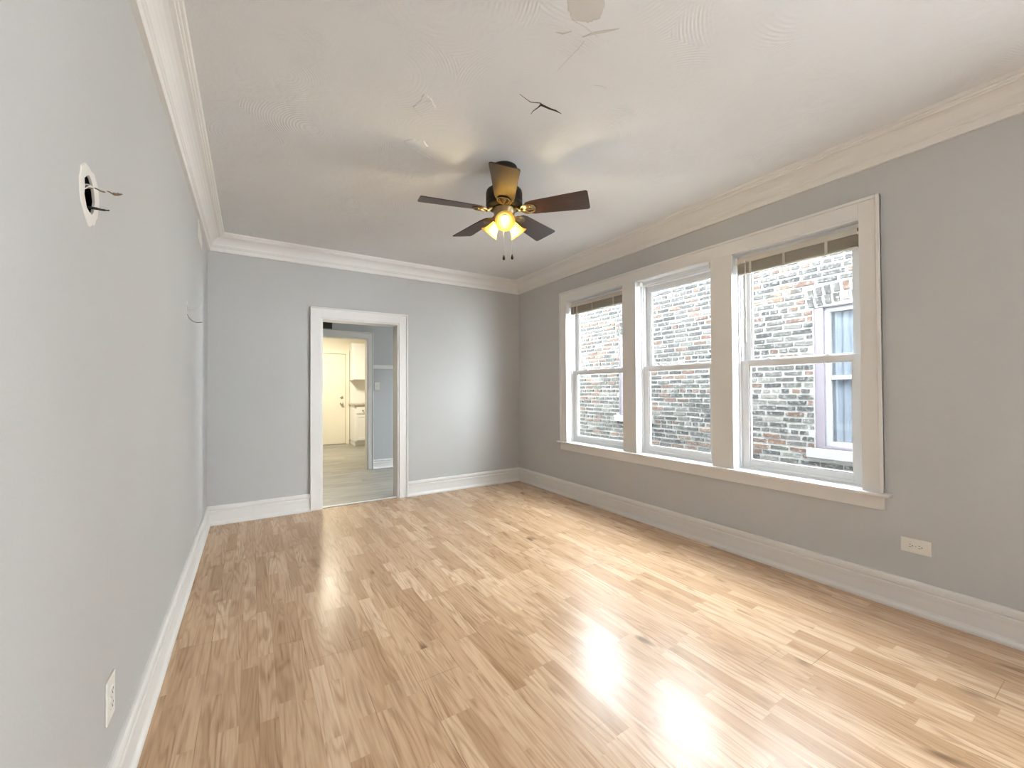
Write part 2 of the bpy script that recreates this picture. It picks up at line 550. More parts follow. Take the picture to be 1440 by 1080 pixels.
flat_patch([(1.005, 1.175), (1.035, 1.21), (1.088, 1.246), (1.143, 1.223), (1.168, 1.185), (1.148, 1.14), (1.11, 1.11)], PATCH_G, 0.0012, 1)
flat_patch([(0.715, 2.081), (0.728, 2.029), (0.731, 1.966), (0.772, 1.983), (0.814, 2.032), (0.788, 2.088), (0.776, 2.129)], CEIL, 0.0035, 2)
flat_patch([(0.770, 2.40), (0.800, 2.36), (0.86, 2.34), (0.90, 2.38), (0.875, 2.45), (0.80, 2.44)], CEIL, 0.0035, 3)
for nm, line, wd, m_, th in (('scratch', [(1.082, 1.250), (1.151, 1.249), (1.232, 1.255)], [0.0008, 0.0016, 0.0008], PLASTER, 0.0012),
                             ('plaster_ridge', [(1.064, 1.331), (1.096, 1.319), (1.120, 1.292)], [0.001, 0.005, 0.001], PATCH_G, 0.0014),
                             ('plaster_ridge', [(1.176, 1.290), (1.205, 1.251), (1.235, 1.220), (1.278, 1.178)], [0.001, 0.006, 0.007, 0.001], PATCH_G, 0.0014),
                             ('plaster_ridge', [(0.798, 2.438), (0.883, 2.465), (0.959, 2.492), (1.028, 2.518)], [0.0008, 0.002, 0.003, 0.0008], CEIL, 0.003),
                             ('hairline_crack', [(1.204, 1.497), (1.200, 1.421), (1.202, 1.351), (1.198, 1.301)], [0.0004, 0.0007, 0.0007, 0.0004], PATCH_G, 0.0008),
                             ('hairline_crack', [(0.735, 2.03), (0.760, 2.00), (0.775, 1.985), (0.800, 2.01)], [0.0004, 0.001, 0.001, 0.0004], PATCH_G, 0.0042),
                             ('hairline_crack', [(1.411, 1.469), (1.444, 1.454), (1.479, 1.449)], [0.0004, 0.001, 0.0004], PATCH_G, 0.0008)):
    bm = bmesh.new(); ribbon(bm, line, wd, HC, th); obj(nm, bm, m_, ceil)

# ------------------------------------------------------------------ walls
# left wall with two ragged openings knocked through the plaster
HOLE = [(1.424, 1.800), (1.440, 1.812), (1.458, 1.822), (1.476, 1.818), (1.492, 1.806), (1.500, 1.790), (1.507, 1.770),
        (1.501, 1.752), (1.494, 1.738), (1.480, 1.728), (1.462, 1.729), (1.443, 1.733), (1.432, 1.748), (1.424, 1.760), (1.428, 1.780)]
SLOTH = [(3.352, 1.832), (3.370, 1.830), (3.376, 1.800), (3.374, 1.760), (3.366, 1.746), (3.350, 1.748), (3.345, 1.790)]
bm = bmesh.new()
outer = [bm.verts.new((XL, y, z)) for y, z in ((YR, 0), (YB, 0), (YB, HC), (YR, HC))]
edges = [bm.edges.new((outer[k], outer[(k + 1) % 4])) for k in range(4)]
for H in (HOLE, SLOTH):
    ring = [bm.verts.new((XL, y, z)) for y, z in H]
    edges += [bm.edges.new((ring[k], ring[(k + 1) % len(H)])) for k in range(len(H))]
bmesh.ops.triangle_fill(bm, use_beauty=True, edges=edges)
for H in (HOLE, SLOTH):
    ring = [bm.verts.new((XL, y, z)) for y, z in H]
    back = [bm.verts.new((XL - 0.004, y, z)) for y, z in H]
    for k in range(len(H)):
        k2 = (k + 1) % len(H)
        bm.faces.new((ring[k], back[k], back[k2], ring[k2]))
bmesh.ops.recalc_face_normals(bm, faces=bm.faces)
wall_l = S(obj('wall_left', bm, WALL), 'long pale grey wall on the left with holes and loose wires', 'wall')
# the studs-and-lath space behind the plaster (closed box, open only at the holes)
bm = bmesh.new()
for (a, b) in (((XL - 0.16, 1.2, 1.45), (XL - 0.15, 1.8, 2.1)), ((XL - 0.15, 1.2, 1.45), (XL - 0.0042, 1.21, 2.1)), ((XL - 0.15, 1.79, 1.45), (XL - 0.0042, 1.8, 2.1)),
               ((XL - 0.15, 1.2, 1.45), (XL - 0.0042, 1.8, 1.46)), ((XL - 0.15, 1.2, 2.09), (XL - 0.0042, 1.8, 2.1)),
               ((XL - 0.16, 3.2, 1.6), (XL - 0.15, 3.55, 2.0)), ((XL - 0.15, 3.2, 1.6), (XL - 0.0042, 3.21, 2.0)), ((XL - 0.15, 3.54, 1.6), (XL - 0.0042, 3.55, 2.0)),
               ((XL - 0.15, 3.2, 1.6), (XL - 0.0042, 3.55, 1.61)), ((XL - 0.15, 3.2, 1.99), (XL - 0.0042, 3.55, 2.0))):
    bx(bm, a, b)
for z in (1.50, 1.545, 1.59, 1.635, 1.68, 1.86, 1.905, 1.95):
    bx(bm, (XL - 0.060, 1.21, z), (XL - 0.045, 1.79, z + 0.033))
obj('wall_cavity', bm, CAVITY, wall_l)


def wall_blob(name, ringo, hole, m, th, parent, x):
    """raised patch on the left wall between an outer ragged ring and (optionally) the hole"""
    b = bmesh.new()
    o1 = [b.verts.new((x + th, y, z)) for y, z in ringo]
    o0 = [b.verts.new((x, y + (y - cyy) * 0.04, z + (z - czz) * 0.04)) for (y, z), cyy, czz in
          [((y, z), sum(p[0] for p in ringo) / len(ringo), sum(p[1] for p in ringo) / len(ringo)) for y, z in ringo]]
    n = len(ringo)
    for k in range(n): b.faces.new((o1[k], o1[(k + 1) % n], o0[(k + 1) % n], o0[k]))
    ed = [b.edges.get((o1[k], o1[(k + 1) % n])) for k in range(n)]
    if hole:
        h1 = [b.verts.new((x + th, y, z)) for y, z in hole]
        ed += [b.edges.new((h1[k], h1[(k + 1) % len(hole)])) for k in range(len(hole))]
    bmesh.ops.triangle_fill(b, use_beauty=True, edges=ed)
    if hole:
        h0 = [b.verts.new((x - 0.003, y, z)) for y, z in hole]
        for k in range(len(hole)):
            k2 = (k + 1) % len(hole); b.faces.new((h1[k], h1[k2], h0[k2], h0[k]))
    bmesh.ops.recalc_face_normals(b, faces=b.faces)
    return obj(name, b, m, parent)


rn = random.Random(5)
RING = []
for k in range(26):
    a = 2 * math.pi * k / 26
    r = 1 + rn.uniform(-0.06, 0.06)
    RING.append((1.467 + 0.073 * r * math.cos(a) * (1.0 + 0.12 * math.sin(a)), 1.771 + 0.072 * r * math.sin(a)))
p_ = wall_blob('plaster_patch', RING, HOLE, PLASTER, 0.0018, wall_l, XL); p_['label'] = 'white bare plaster rim around the wired hole'
SR = [(3.335, 1.842), (3.362, 1.850), (3.384, 1.838), (3.388, 1.80), (3.384, 1.756), (3.372, 1.738), (3.346, 1.738), (3.334, 1.79)]
wall_blob('plaster_patch', SR, SLOTH, PLASTER, 0.0015, wall_l, XL)
SCAR = [(3.93, 2.590), (4.02, 2.585), (4.10, 2.560), (4.20, 2.545), (4.26, 2.50), (4.24, 2.455), (4.20, 2.418), (4.14, 2.435), (4.05, 2.445), (3.97, 2.452), (3.955, 2.50), (3.98, 2.54)]
wall_blob('plaster_patch', SCAR, None, PLASTER, 0.003, wall_l, XL)

S(boxes('wall_back', [((XL - 0.2, YB, 0), (DI0, YB + WT, HC)), ((DI1, YB, 0), (XO, YB + WT, HC)), ((DI0, YB, DZI), (DI1, YB + WT, HC))], WALL),
  'pale grey far wall with the white cased doorway', 'wall')
WX = XO
SW0, SW1 = -3.2, -0.9      # unseen opening added behind the camera to let in more daylight
S(boxes('wall_right', [((XR, SW1, 0), (WX, YI1, HC)), ((XR, YR - 0.2, 0), (WX, SW0, HC)), ((XR, SW0, 0), (WX, SW1, 0.9)), ((XR, SW0, 2.05), (WX, SW1, HC)), ((XR, YI0, 0), (WX, YB + WT, HC)), ((XR, YI1, 0), (WX, YI0, WZS - 0.02)),
                       ((XR, YI1, WZI + 0.01), (WX, YI0, HC)), ((XR, M2A, WZS - 0.02), (WX, M1B, WZS - 0.019)),
                       ((XR + 0.0, M2B + 0.012, WZS - 0.02), (WX, M2A - 0.012, WZI + 0.01)), ((XR, M1B + 0.012, WZS - 0.02), (WX, M1A - 0.012, WZI + 0.01))], WALL),
  'grey window wall on the right holding three windows', 'wall')
REAR_GAP = (2.0, 2.01, 0.7, 0.71)  # unseen rear opening added for daylight, narrowed to a pinhole
x0, x1, z0, z1 = REAR_GAP
S(boxes('wall_rear', [((XL - 0.2, YR - 0.2, 0), (x0, YR, HC)), ((x1, YR - 0.2, 0), (XO, YR, HC)), ((x0, YR - 0.2, 0), (x1, YR, z0)), ((x0, YR - 0.2, z1), (x1, YR, HC))], WALL),
  'front wall behind the camera with a tiny added opening', 'wall')
UPZ = 2.96  # unseen outer wall kept low so sky light reaches the passage
S(boxes('wall_upper', [((XR, YR - 0.2, HC + 0.14), (XO, YK + 0.2, UPZ))], CONCRETE), 'low unseen strip of outer wall above the ceiling', 'wall')
# hall and kitchen shell
HD0, HD1, HDZ = 0.66, 1.561, 2.085
S(boxes('wall_hall', [((-2.6, YH, 0), (HD0, YH + 0.15, HC)), ((HD1, YH, 0), (XO, YH + 0.15, HC)), ((HD0, YH, HDZ), (HD1, YH + 0.15, HC))], HALLWALL),
  'blue-grey hall wall seen through the doorway', 'wall')
S(boxes('wall_hall_side', [((-2.7, YB + WT, 0), (-2.6, YK + 0.2, HC))], HALLWALL), 'side wall closing the hall on the left', 'wall')
S(boxes('wall_hall_right', [((XR, YB + WT, 0), (XO, 5.35, HC)), ((XR, 6.35, 0), (XO, YH + 0.15, HC)), ((XR, 5.35, 0), (XO, 6.35, 0.7)), ((XR, 5.35, 2.25), (XO, 6.35, HC))], HALLWALL),  # unseen opening added so daylight reaches the hall
  'outer wall of the hall with an unseen opening added for daylight', 'wall')
S(boxes('wall_hall_near', [((-2.7, YB, 0), (XL - 0.2, YB + WT, HC))], HALLWALL), 'hall side of the far wall', 'wall')
S(boxes('wall_kitchen', [((-2.7, YK, 0), (XO, YK + 0.15, HC))], KWALL), 'cream kitchen wall with the flat door', 'wall')
S(boxes('wall_kitchen_right', [((XR, YH + 0.15, 0), (XO, YK, HC))], KWALL), 'right wall of the kitchen', 'wall')

# ------------------------------------------------------------------ crown moulding and baseboards
CZ = 2.594
crown = [(0.0, CZ), (0.020, CZ), (0.022, CZ + 0.012), (0.024, CZ + 0.034), (0.030, CZ + 0.040), (0.030, CZ + 0.046), (0.034, CZ + 0.050)]
for k in range(7):          # cove
    a = k / 6 * math.pi / 2
    crown.append((0.036 + 0.070 * (1 - math.cos(a)), CZ + 0.052 + 0.072 * math.sin(a)))
crown += [(0.108, CZ + 0.130), (0.116, CZ + 0.132), (0.118, CZ + 0.142), (0.128, CZ + 0.144), (0.132, HC), (0.0, HC)]
bm = bmesh.new(); sweep(bm, crown, (XL, YR), (XL, YB), (1, 0), 0, -1)
S(obj('trim_1', bm, TRIM), 'white crown moulding along the top of the left wall', 'crown moulding')
bm = bmesh.new(); sweep(bm, crown, (XL, YB), (XR, YB), (0, -1), 1, -1)
S(obj('trim_2', bm, TRIM), 'white crown moulding along the top of the far wall', 'crown moulding')
bm = bmesh.new(); sweep(bm, crown, (XR, YB), (XR, YR), (-1, 0), 1, 0)
S(obj('trim_3', bm, TRIM), 'white crown moulding above the three windows', 'crown moulding')
base = [(0.0, 0.0), (0.030, 0.0), (0.031, 0.012), (0.029, 0.020), (0.023, 0.030), (0.020, 0.040), (0.019, 0.100), (0.021, 0.118), (0.021, 0.130), (0.014, 0.136), (0.014, 0.141), (0.021, 0.146),
        (0.022, 0.160), (0.020, 0.172), (0.014, 0.180), (0.008, 0.182), (0.0, 0.182)]
bm = bmesh.new(); sweep(bm, base, (XL, YR), (XL, YB), (1, 0), 0, -1)
S(obj('baseboard_left', bm, TRIM), 'tall white baseboard at the foot of the left wall', 'baseboard')
bm = bmesh.new(); sweep(bm, base, (XL, YB), (DX0, YB), (0, -1), 1, 0); sweep(bm, base, (DX1, YB), (XR, YB), (0, -1), 0, -1)
S(obj('baseboard_back', bm, TRIM), 'tall white baseboard either side of the doorway', 'baseboard')
bm = bmesh.new(); sweep(bm, base, (XR, YB), (XR, YR), (-1, 0), 1, 0)
S(obj('baseboard_right', bm, TRIM), 'tall white baseboard under the windows', 'baseboard')
hb = [(d, z * 0.82) for d, z in base]
bm = bmesh.new(); sweep(bm, hb, (1.649, YH), (XR, YH), (0, -1), 0, 0)
S(obj('baseboard_hall', bm, TRIM), 'white baseboard of the hall wall through the doorway', 'baseboard')

# ------------------------------------------------------------------ cased openings
def frame3(x0, x1, zt, xi0, xi1, zi, yf, t, name, parent, m=TRIM, back=0.012):
    """three casing boards with a raised back-band along the outer edge; one part per board"""
    for nm, a, b, bd in (('side_casing', (x0, zt), (xi0, 0), 'L'), ('side_casing', (xi1, zt), (x1, 0), 'R'), ('head_casing', (xi0, zt), (xi1, zi), 'T')):
        b_ = bmesh.new()
        X0, X1 = a[0], b[0]; Z0, Z1 = b[1], a[1]
        bx(b_, (X0, yf - t * 0.8, Z0), (X1, yf, Z1), bev=0.002)
        bw = 0.016
        if bd == 'L': bx(b_, (X0, yf - t * 1.35, 0), (X0 + bw, yf, zt), bev=0.003)
        if bd == 'R': bx(b_, (X1 - bw, yf - t * 1.35, 0), (X1, yf, zt), bev=0.003)
        if bd == 'T': bx(b_, (x0 + bw, yf - t * 1.35, zt - bw), (x1 - bw, yf, zt), bev=0.003)
        obj(nm, b_, m, parent)


d1 = S(empty('door_1', (1.045, YB, 0)), 'open doorway with white casing in the far wall', 'doorway')
frame3(DX0, DX1, DZT, DI0 - 0.006, DI1 + 0.006, DZI + 0.006, YB, 0.022, 'door_1', d1)
boxes('jamb', [((DI0 - 0.012, YB - 0.004, 0.0), (DI0 + 0.012, YB + WT + 0.005, DZI)), ((DI1 - 0.012, YB - 0.004, 0.0), (DI1 + 0.012, YB + WT + 0.005, DZI)),
               ((DI0, YB - 0.004, DZI - 0.012), (DI1, YB + WT + 0.005, DZI + 0.012))], TRIM, d1, bevel=0.002)
boxes('threshold', [((DI0 + 0.012, YB + 0.018, 0.004), (DI1 - 0.012, YB + 0.045, 0.013))], TRIM, d1, bevel=0.003)
t_ = boxes('threshold_gap', [((DI0 + 0.012, YB + 0.045, 0.004), (DI1 - 0.012, YB + 0.062, 0.006))], CRACKM, d1)
d2 = S(empty('door_2', (1.1, YH, 0)), 'second doorway with blue-grey casing leading into the kitchen', 'doorway')
frame3(HD0 - 0.09, 1.649, 2.188, HD0 - 0.004, HD1 + 0.004, HDZ + 0.004, YH, 0.022, 'door_2', d2)
boxes('jamb', [((HD0 - 0.012, YH - 0.004, 0), (HD0 + 0.006, YH + 0.155, HDZ)), ((HD1 - 0.006, YH - 0.004, 0), (HD1 + 0.012, YH + 0.155, HDZ)),
               ((HD0, YH - 0.004, HDZ - 0.006), (HD1, YH + 0.155, HDZ + 0.012))], TRIM, d2)
# kitchen door
d3 = S(empty('door_3', (1.46, YK, 0)), 'flat cream kitchen door with knob and deadbolt', 'door')
boxes('door_slab', [((1.05, YK - 0.03, 0.012), (1.868, YK, 2.11))], KWALL, d3, bevel=0.003)
boxes('door_frame', [((1.874, YK - 0.045, 0.0), (1.955, YK, 2.20)), ((0.96, YK - 0.045, 0.0), (1.044, YK, 2.20)), ((1.044, YK - 0.045, 2.118), (1.874, YK, 2.20))], KWALL, d3)


def knob(name, x, y, z, r, parent):
    b = bmesh.new()
    M = Matrix.Translation((x, y, z)) @ Matrix.Rotation(math.pi / 2, 4, 'X')
    lathe(b, [(0, 0), (r * 1.1, 0), (r * 1.1, 0.008), (r * 0.45, 0.012), (r * 0.45, 0.03), (r * 0.9, 0.04), (r, 0.052), (r * 0.8, 0.066), (0, 0.070)], 20, M)
    return obj(name, b, STEEL, parent)


o = knob('door_knob', 1.785, YK - 0.03, 0.95, 0.032, d3); o['label'] = 'round nickel knob'
b = bmesh.new()
lathe(b, [(0, 0), (0.034, 0), (0.034, 0.012), (0.024, 0.018), (0, 0.02)], 20, Matrix.Translation((1.787, YK - 0.03, 1.10)) @ Matrix.Rotation(math.pi / 2, 4, 'X'))
obj('deadbolt', b, STEEL, d3)
# chair rail in the hall
S(boxes('trim_4', [((1.649, YH - 0.022, 1.607), (XR, YH, 1.668))], TRIM, bevel=0.004), 'white chair rail strip on the hall wall beside the second doorway', 'chair rail')

# ------------------------------------------------------------------ window trim
XF = XR - 0.022
t5 = S(empty('trim_5', (XR, 2.38, WZS)), 'white casing, mullions, stool and apron around the three windows', 'window trim')
boxes('stool', [((XR - 0.055, YO1 - 0.035, WZS - 0.020), (XR + 0.115, YO0 + 0.035, WZS))], TRIM, t5, bevel=0.005)
boxes('apron', [((XR - 0.020, YO1, WZA), (XR, YO0, WZS - 0.020))], TRIM, t5, bevel=0.003)
for nm, y0, y1, z0, z1, bands in (('side_casing', YI0, YO0, WZS, WZT, 'H'), ('side_casing', YO1, YI1, WZS, WZT, 'L'), ('head_casing', YI1, YI0, WZI, WZT, 'T'),
                                  ('mullion_casing', M1B, M1A, WZS, WZI, ''), ('mullion_casing', M2B, M2A, WZS, WZI, '')):
    b = bmesh.new()
    bx(b, (XR - 0.018, y0, z0), (XR, y1, z1), bev=0.002)
    if bands == 'H': bx(b, (XR - 0.030, y1 - 0.018, z0), (XR, y1, WZT), bev=0.003)
    if bands == 'L': bx(b, (XR - 0.030, y0, z0), (XR, y0 + 0.018, WZT), bev=0.003)
    if bands == 'T': bx(b, (XR - 0.030, YO1 + 0.018, WZT - 0.018), (XR, YO0 - 0.018, WZT), bev=0.003)
    obj(nm, b, TRIM, t5)


def ring_boxes(bm, x0, x1, y0, y1, z0, z1, ws, wb, wt):
    bx(bm, (x0, y0, z0), (x1, y0 + ws, z1), bev=0.002); bx(bm, (x0, y1 - ws, z0), (x1, y1, z1), bev=0.002)
    bx(bm, (x0, y0 + ws, z0), (x1, y1 - ws, z0 + wb), bev=0.002); bx(bm, (x0, y0 + ws, z1 - wt), (x1, y1 - ws, z1), bev=0.002)


def window(name, y0, y1, label, brackets=False):
    """double-hung vinyl window, y0 near / y1 far"""
    w_ = S(empty(name, (XR + 0.1, (y0 + y1) / 2, WZS)), label, 'window')
    b = bmesh.new()          # painted jamb reveal
    bx(b, (XR - 0.002, y0 - 0.012, WZS), (XO, y0 + 0.003, WZI)); bx(b, (XR - 0.002, y1 - 0.003, WZS), (XO, y1 + 0.012, WZI))
    bx(b, (XR - 0.002, y0, WZI - 0.004), (XO, y1, WZI + 0.01)); bx(b, (XR + 0.11, y0, WZS - 0.02), (XO + 0.03, y1, WZS - 0.002))
    obj('jamb', b, VINYL, w_)
    b = bmesh.new()          # vinyl master frame with stops
    ring_boxes(b, XR + 0.062, XR + 0.078, y0 + 0.003, y1 - 0.003, WZS, WZI - 0.004, 0.010, 0.004, 0.030)
    ring_boxes(b, XR + 0.078, XR + 0.17, y0 + 0.003, y1 - 0.003, WZS, WZI - 0.004, 0.018, 0.012, 0.045)
    bx(b, (XR + 0.112, y0 + 0.018, WZS), (XR + 0.118, y0 + 0.026, WZI - 0.04)); bx(b, (XR + 0.112, y1 - 0.026, WZS), (XR + 0.118, y1 - 0.018, WZI - 0.04))
    obj('frame', b, VINYL, w_)
    a0, a1 = y0 + 0.020, y1 - 0.020
    zl0, zl1 = WZS + 0.012, 1.483
    b = bmesh.new(); ring_boxes(b, XR + 0.082, XR + 0.112, a0, a1, zl0, zl1, 0.050, 0.058, 0.040)
    bx(b, (XR + 0.074, a0 + 0.05, zl0 + 0.012), (XR + 0.082, a1 - 0.05, zl0 + 0.022), bev=0.002)     # lift rail
    ring_boxes(b, XR + 0.088, XR + 0.106, a0 + 0.050, a1 - 0.050, zl0 + 0.058, zl1 - 0.040, 0.010, 0.010, 0.008)
    s1 = obj('lower_sash', b, VINYL, w_)
    boxes('pane', [((XR + 0.096, a0 + 0.055, zl0 + 0.062), (XR + 0.099, a1 - 0.055, zl1 - 0.044))], GLASS, s1)
    for q in (0.22, 0.72):
        b = bmesh.new(); yy = a0 + (a1 - a0) * q
        bx(b, (XR + 0.086, yy, zl1), (XR + 0.110, yy + 0.045, zl1 + 0.006), bev=0.002); bx(b, (XR + 0.090, yy + 0.012, zl1 + 0.006), (XR + 0.106, yy + 0.034, zl1 + 0.013), bev=0.002)
        obj('sash_lock', b, VINYL, s1)
    zu0, zu1 = 1.448, WZI - 0.048
    b = bmesh.new(); ring_boxes(b, XR + 0.120, XR + 0.150, a0, a1, zu0, zu1, 0.050, 0.040, 0.045)
    ring_boxes(b, XR + 0.126, XR + 0.144, a0 + 0.050, a1 - 0.050, zu0 + 0.040, zu1 - 0.045, 0.010, 0.008, 0.010)
    s2 = obj('upper_sash', b, VINYL, w_)
    boxes('pane', [((XR + 0.134, a0 + 0.055, zu0 + 0.044), (XR + 0.137, a1 - 0.055, zu1 - 0.050))], GLASS, s2)
    if brackets:
        for yy in (y0 + 0.004, y1 - 0.034):
            b = bmesh.new()
            bx(b, (XR + 0.014, yy, WZI - 0.052), (XR + 0.060, yy + 0.002, WZI - 0.005)); bx(b, (XR + 0.014, yy + 0.028, WZI - 0.052), (XR + 0.060, yy + 0.030, WZI - 0.005))
            bx(b, (XR + 0.014, yy, WZI - 0.008), (XR + 0.060, yy + 0.030, WZI - 0.005)); bx(b, (XR + 0.058, yy, WZI - 0.052), (XR + 0.060, yy + 0.030, WZI - 0.005))
            o = obj('blind_bracket', b, PLASTIC, w_)
    return w_


window('window_1', M1A, YI0, 'double-hung window farthest from the camera, nearest the far corner, with a raised blind')
window('window_2', M2A, M1B, 'middle double-hung window without a blind, empty brackets at its top corners', True)
window('window_3', YI1, M2B, 'double-hung window nearest the camera, widest in view, showing the neighbour window')


def blind(y0, y1, label, tapes):
    r = tag(empty('window_blind', (XR + 0.04, (y0 + y1) / 2, 2.20)), label, 'blind')
    xa, xb = XR + 0.026, XR + 0.061
    b = bmesh.new(); bx(b, (xa, y0, 2.226), (xb, y1, 2.268), bev=0.003)
    obj('headrail', b, BLINDRAIL, r)
    b = bmesh.new()
    z = 2.158
    bx(b, (xa + 0.004, y0 + 0.012, 2.142), (xb - 0.002, y1 - 0.012, 2.153), bev=0.002)
    obj('bottom_rail', b, BLINDRAIL, r)
    b = bmesh.new()
    rr = random.Random(3)
    for k in range(18):
        zz = 2.155 + k * 0.0038
        dx = rr.uniform(-0.002, 0.002)
        bx(b, (xa + 0.003 + dx, y0 + 0.010, zz), (xb - 0.001 + dx, y1 - 0.010, zz + 0.0018))
    s = obj('slat_stack', b, BLINDM, r); s['kind'] = 'stuff'
    for q in tapes:
        yy = y0 + (y1 - y0) * q
        b = bmesh.new(); bx(b, (xa - 0.001, yy - 0.008, 2.140), (xa + 0.0015, yy + 0.008, 2.228)); bx(b, (xa - 0.001, yy - 0.008, 2.138), (xb, yy + 0.008, 2.142))
        obj('ladder_tape', b, TAPE, r)
    for ya in (y0 - 0.003, y1 - 0.014):      # box bracket at each end of the rail
        b = bmesh.new(); bx(b, (xa - 0.002, ya, 2.222), (xb, ya + 0.017, 2.276), bev=0.002)
        obj('end_bracket', b, PLASTIC, r)
    b = bmesh.new(); bx(b, (xa - 0.004, y0 + 0.003, 2.240), (xa - 0.002, y0 + 0.011, 2.262)); obj('bracket_slot', b, VENTM, r)
    return r


bl = blind(YI1 + 0.008, M2B - 0.010, 'beige slatted blind pulled right up in the nearest window, with a hanging wand', (0.86, 0.56, 0.23))
b = bmesh.new(); tube(b, [(XR + 0.022, 1.690, 2.226), (XR + 0.020, 1.688, 2.0), (XR + 0.022, 1.689, 1.62)], 0.0035, 8)
bx(b, (XR + 0.018, 1.684, 2.225), (XR + 0.027, 1.694, 2.240))
obj('tilt_wand', b, PLASTIC, bl)
bl = blind(M1A + 0.008, YI0 - 0.030, 'beige slatted blind pulled right up in the farthest window', (0.86, 0.56, 0.18))
b = bmesh.new(); tube(b, [(XR + 0.022, 3.675, 2.226), (XR + 0.022, 3.674, 2.15)], 0.003, 8); obj('tilt_wand', b, PLASTIC, bl)

# ------------------------------------------------------------------ outlets, switch, grille
def outlet(loc, ang, label, horizontal=False):
    """face looks along local +X; wall behind"""
    r = tag(empty('wall_outlet', loc), label, 'outlet')
    r.rotation_euler = (0, 0, ang)
    bpy.context.view_layer.update()
    M = Matrix.Translation(loc) @ Matrix.Rotation(ang, 4, 'Z') @ (Matrix.Rotation(math.pi / 2, 4, 'X') if horizontal else Matrix.Identity(4))
    b = bmesh.new(); bx(b, (0, -0.040, -0.063), (0.006, 0.040, 0.063), M, bev=0.0025)
    obj('cover_plate', b, PLASTIC, r)
    for s in (-1, 1):
        b = bmesh.new()
        pts = []
        for k in range(24):
            a = 2 * math.pi * k / 24; y = 0.0172 * math.cos(a); z = max(-0.0135, min(0.0135, 0.0172 * math.sin(a)))
            pts.append((y, z))
        t = bmesh.new()
        A = [t.verts.new((0.006, y, z + s * 0.0195)) for y, z in pts]; B = [t.verts.new((0.0085, y, z + s * 0.0195)) for y, z in pts]
        t.faces.new(B)
        for k in range(24): t.faces.new((A[k], A[(k + 1) % 24], B[(k + 1) % 24], B[k]))
        bmesh.ops.recalc_face_normals(t, faces=t.faces)
        merge(b, t, M)
        rc = obj('receptacle', b, PLASTIC, r)
        b = bmesh.new()
        zc = s * 0.0195
        bx(b, (0.0083, -0.0075, zc - 0.0005), (0.0090, -0.0055, zc + 0.0075), M); bx(b, (0.0083, 0.0055, zc + 0.0005), (0.0090, 0.0075, zc + 0.0070), M)
        lathe(b, [(0, 0), (0.0026, 0), (0.0026, 0.0007), (0, 0.0007)], 12, M @ Matrix.Translation((0.0083, 0, zc - 0.006)) @ Matrix.Rotation(math.pi / 2, 4, 'Y'))
        obj('slots', b, SLOT, rc)
    b = bmesh.new(); lathe(b, [(0, 0), (0.003, 0), (0.0025, 0.001), (0, 0.0012)], 12, M @ Matrix.Translation((0.006, 0, 0)) @ Matrix.Rotation(math.pi / 2, 4, 'Y'))
    obj('screw', b, STEEL, r)
    return r


outlet((XR, 0.7525, 0.3755), math.pi, 'white duplex outlet mounted sideways on the window wall', True)
outlet((XL, 1.672, 0.366), 0.0, 'white upright duplex outlet low on the left wall')
outlet((2.126, YK - 0.012, 1.31), -math.pi / 2, 'small white outlet on the kitchen backsplash under the wall cabinet')

sw = tag(empty('light_switch', (1.709, YH, 1.327)), 'white toggle light switch on the hall wall under the chair rail', 'switch')
b = bmesh.new(); bx(b, (1.669, YH - 0.006, 1.264), (1.749, YH, 1.390), bev=0.0025); obj('cover_plate', b, PLASTIC, sw)
b = bmesh.new(); bx(b, (1.703, YH - 0.016, 1.316), (1.715, YH - 0.005, 1.340), bev=0.002); obj('toggle', b, PLASTIC, sw)

vn = tag(empty('air_vent', (0.87, YH, 2.25)), 'dark metal air vent high on the hall wall above the second doorway', 'vent')
b = bmesh.new(); ring = [((0.70, YH - 0.015, 2.205), (1.035, YH, 2.225)), ((0.70, YH - 0.015, 2.39), (1.035, YH, 2.41)), ((0.70, YH - 0.015, 2.225), (0.72, YH, 2.39)), ((1.015, YH - 0.015, 2.225), (1.035, YH, 2.39))]
for a, c in ring: bx(b, a, c)
obj('frame', b, VENTM, vn)
b = bmesh.new()
for k in range(9): bx(b, (0.72, YH - 0.011, 2.229 + k * 0.018), (1.015, YH - 0.002, 2.237 + k * 0.018))
obj('louvres', b, VENTM, vn)
boxes('back_plate', [((0.72, YH - 0.002, 2.225), (1.015, YH - 0.0005, 2.39))], SLOT, vn)

# ------------------------------------------------------------------ loose wires
wg = tag(empty('electrical_wire', (XL, 1.45, 1.78)), 'twisted tan and white wires sticking out of the upper part of the larger wall hole', 'wire')


def arc(pts, n=8):
    """Catmull-Rom through pts"""
    P = [Vector(p) for p in pts]; P = [P[0] * 2 - P[1]] + P + [P[-1] * 2 - P[-2]]
    out = []
    for k in range(1, len(P) - 2):
        for i in range(n):
            t = i / n; a, b_, c, d = P[k - 1:k + 3]
            out.append(0.5 * ((2 * b_) + (c - a) * t + (2 * a - 5 * b_ + 4 * c - d) * t * t + (3 * b_ - a - 3 * c + d) * t ** 3))
    out.append(P[-2])
    return out


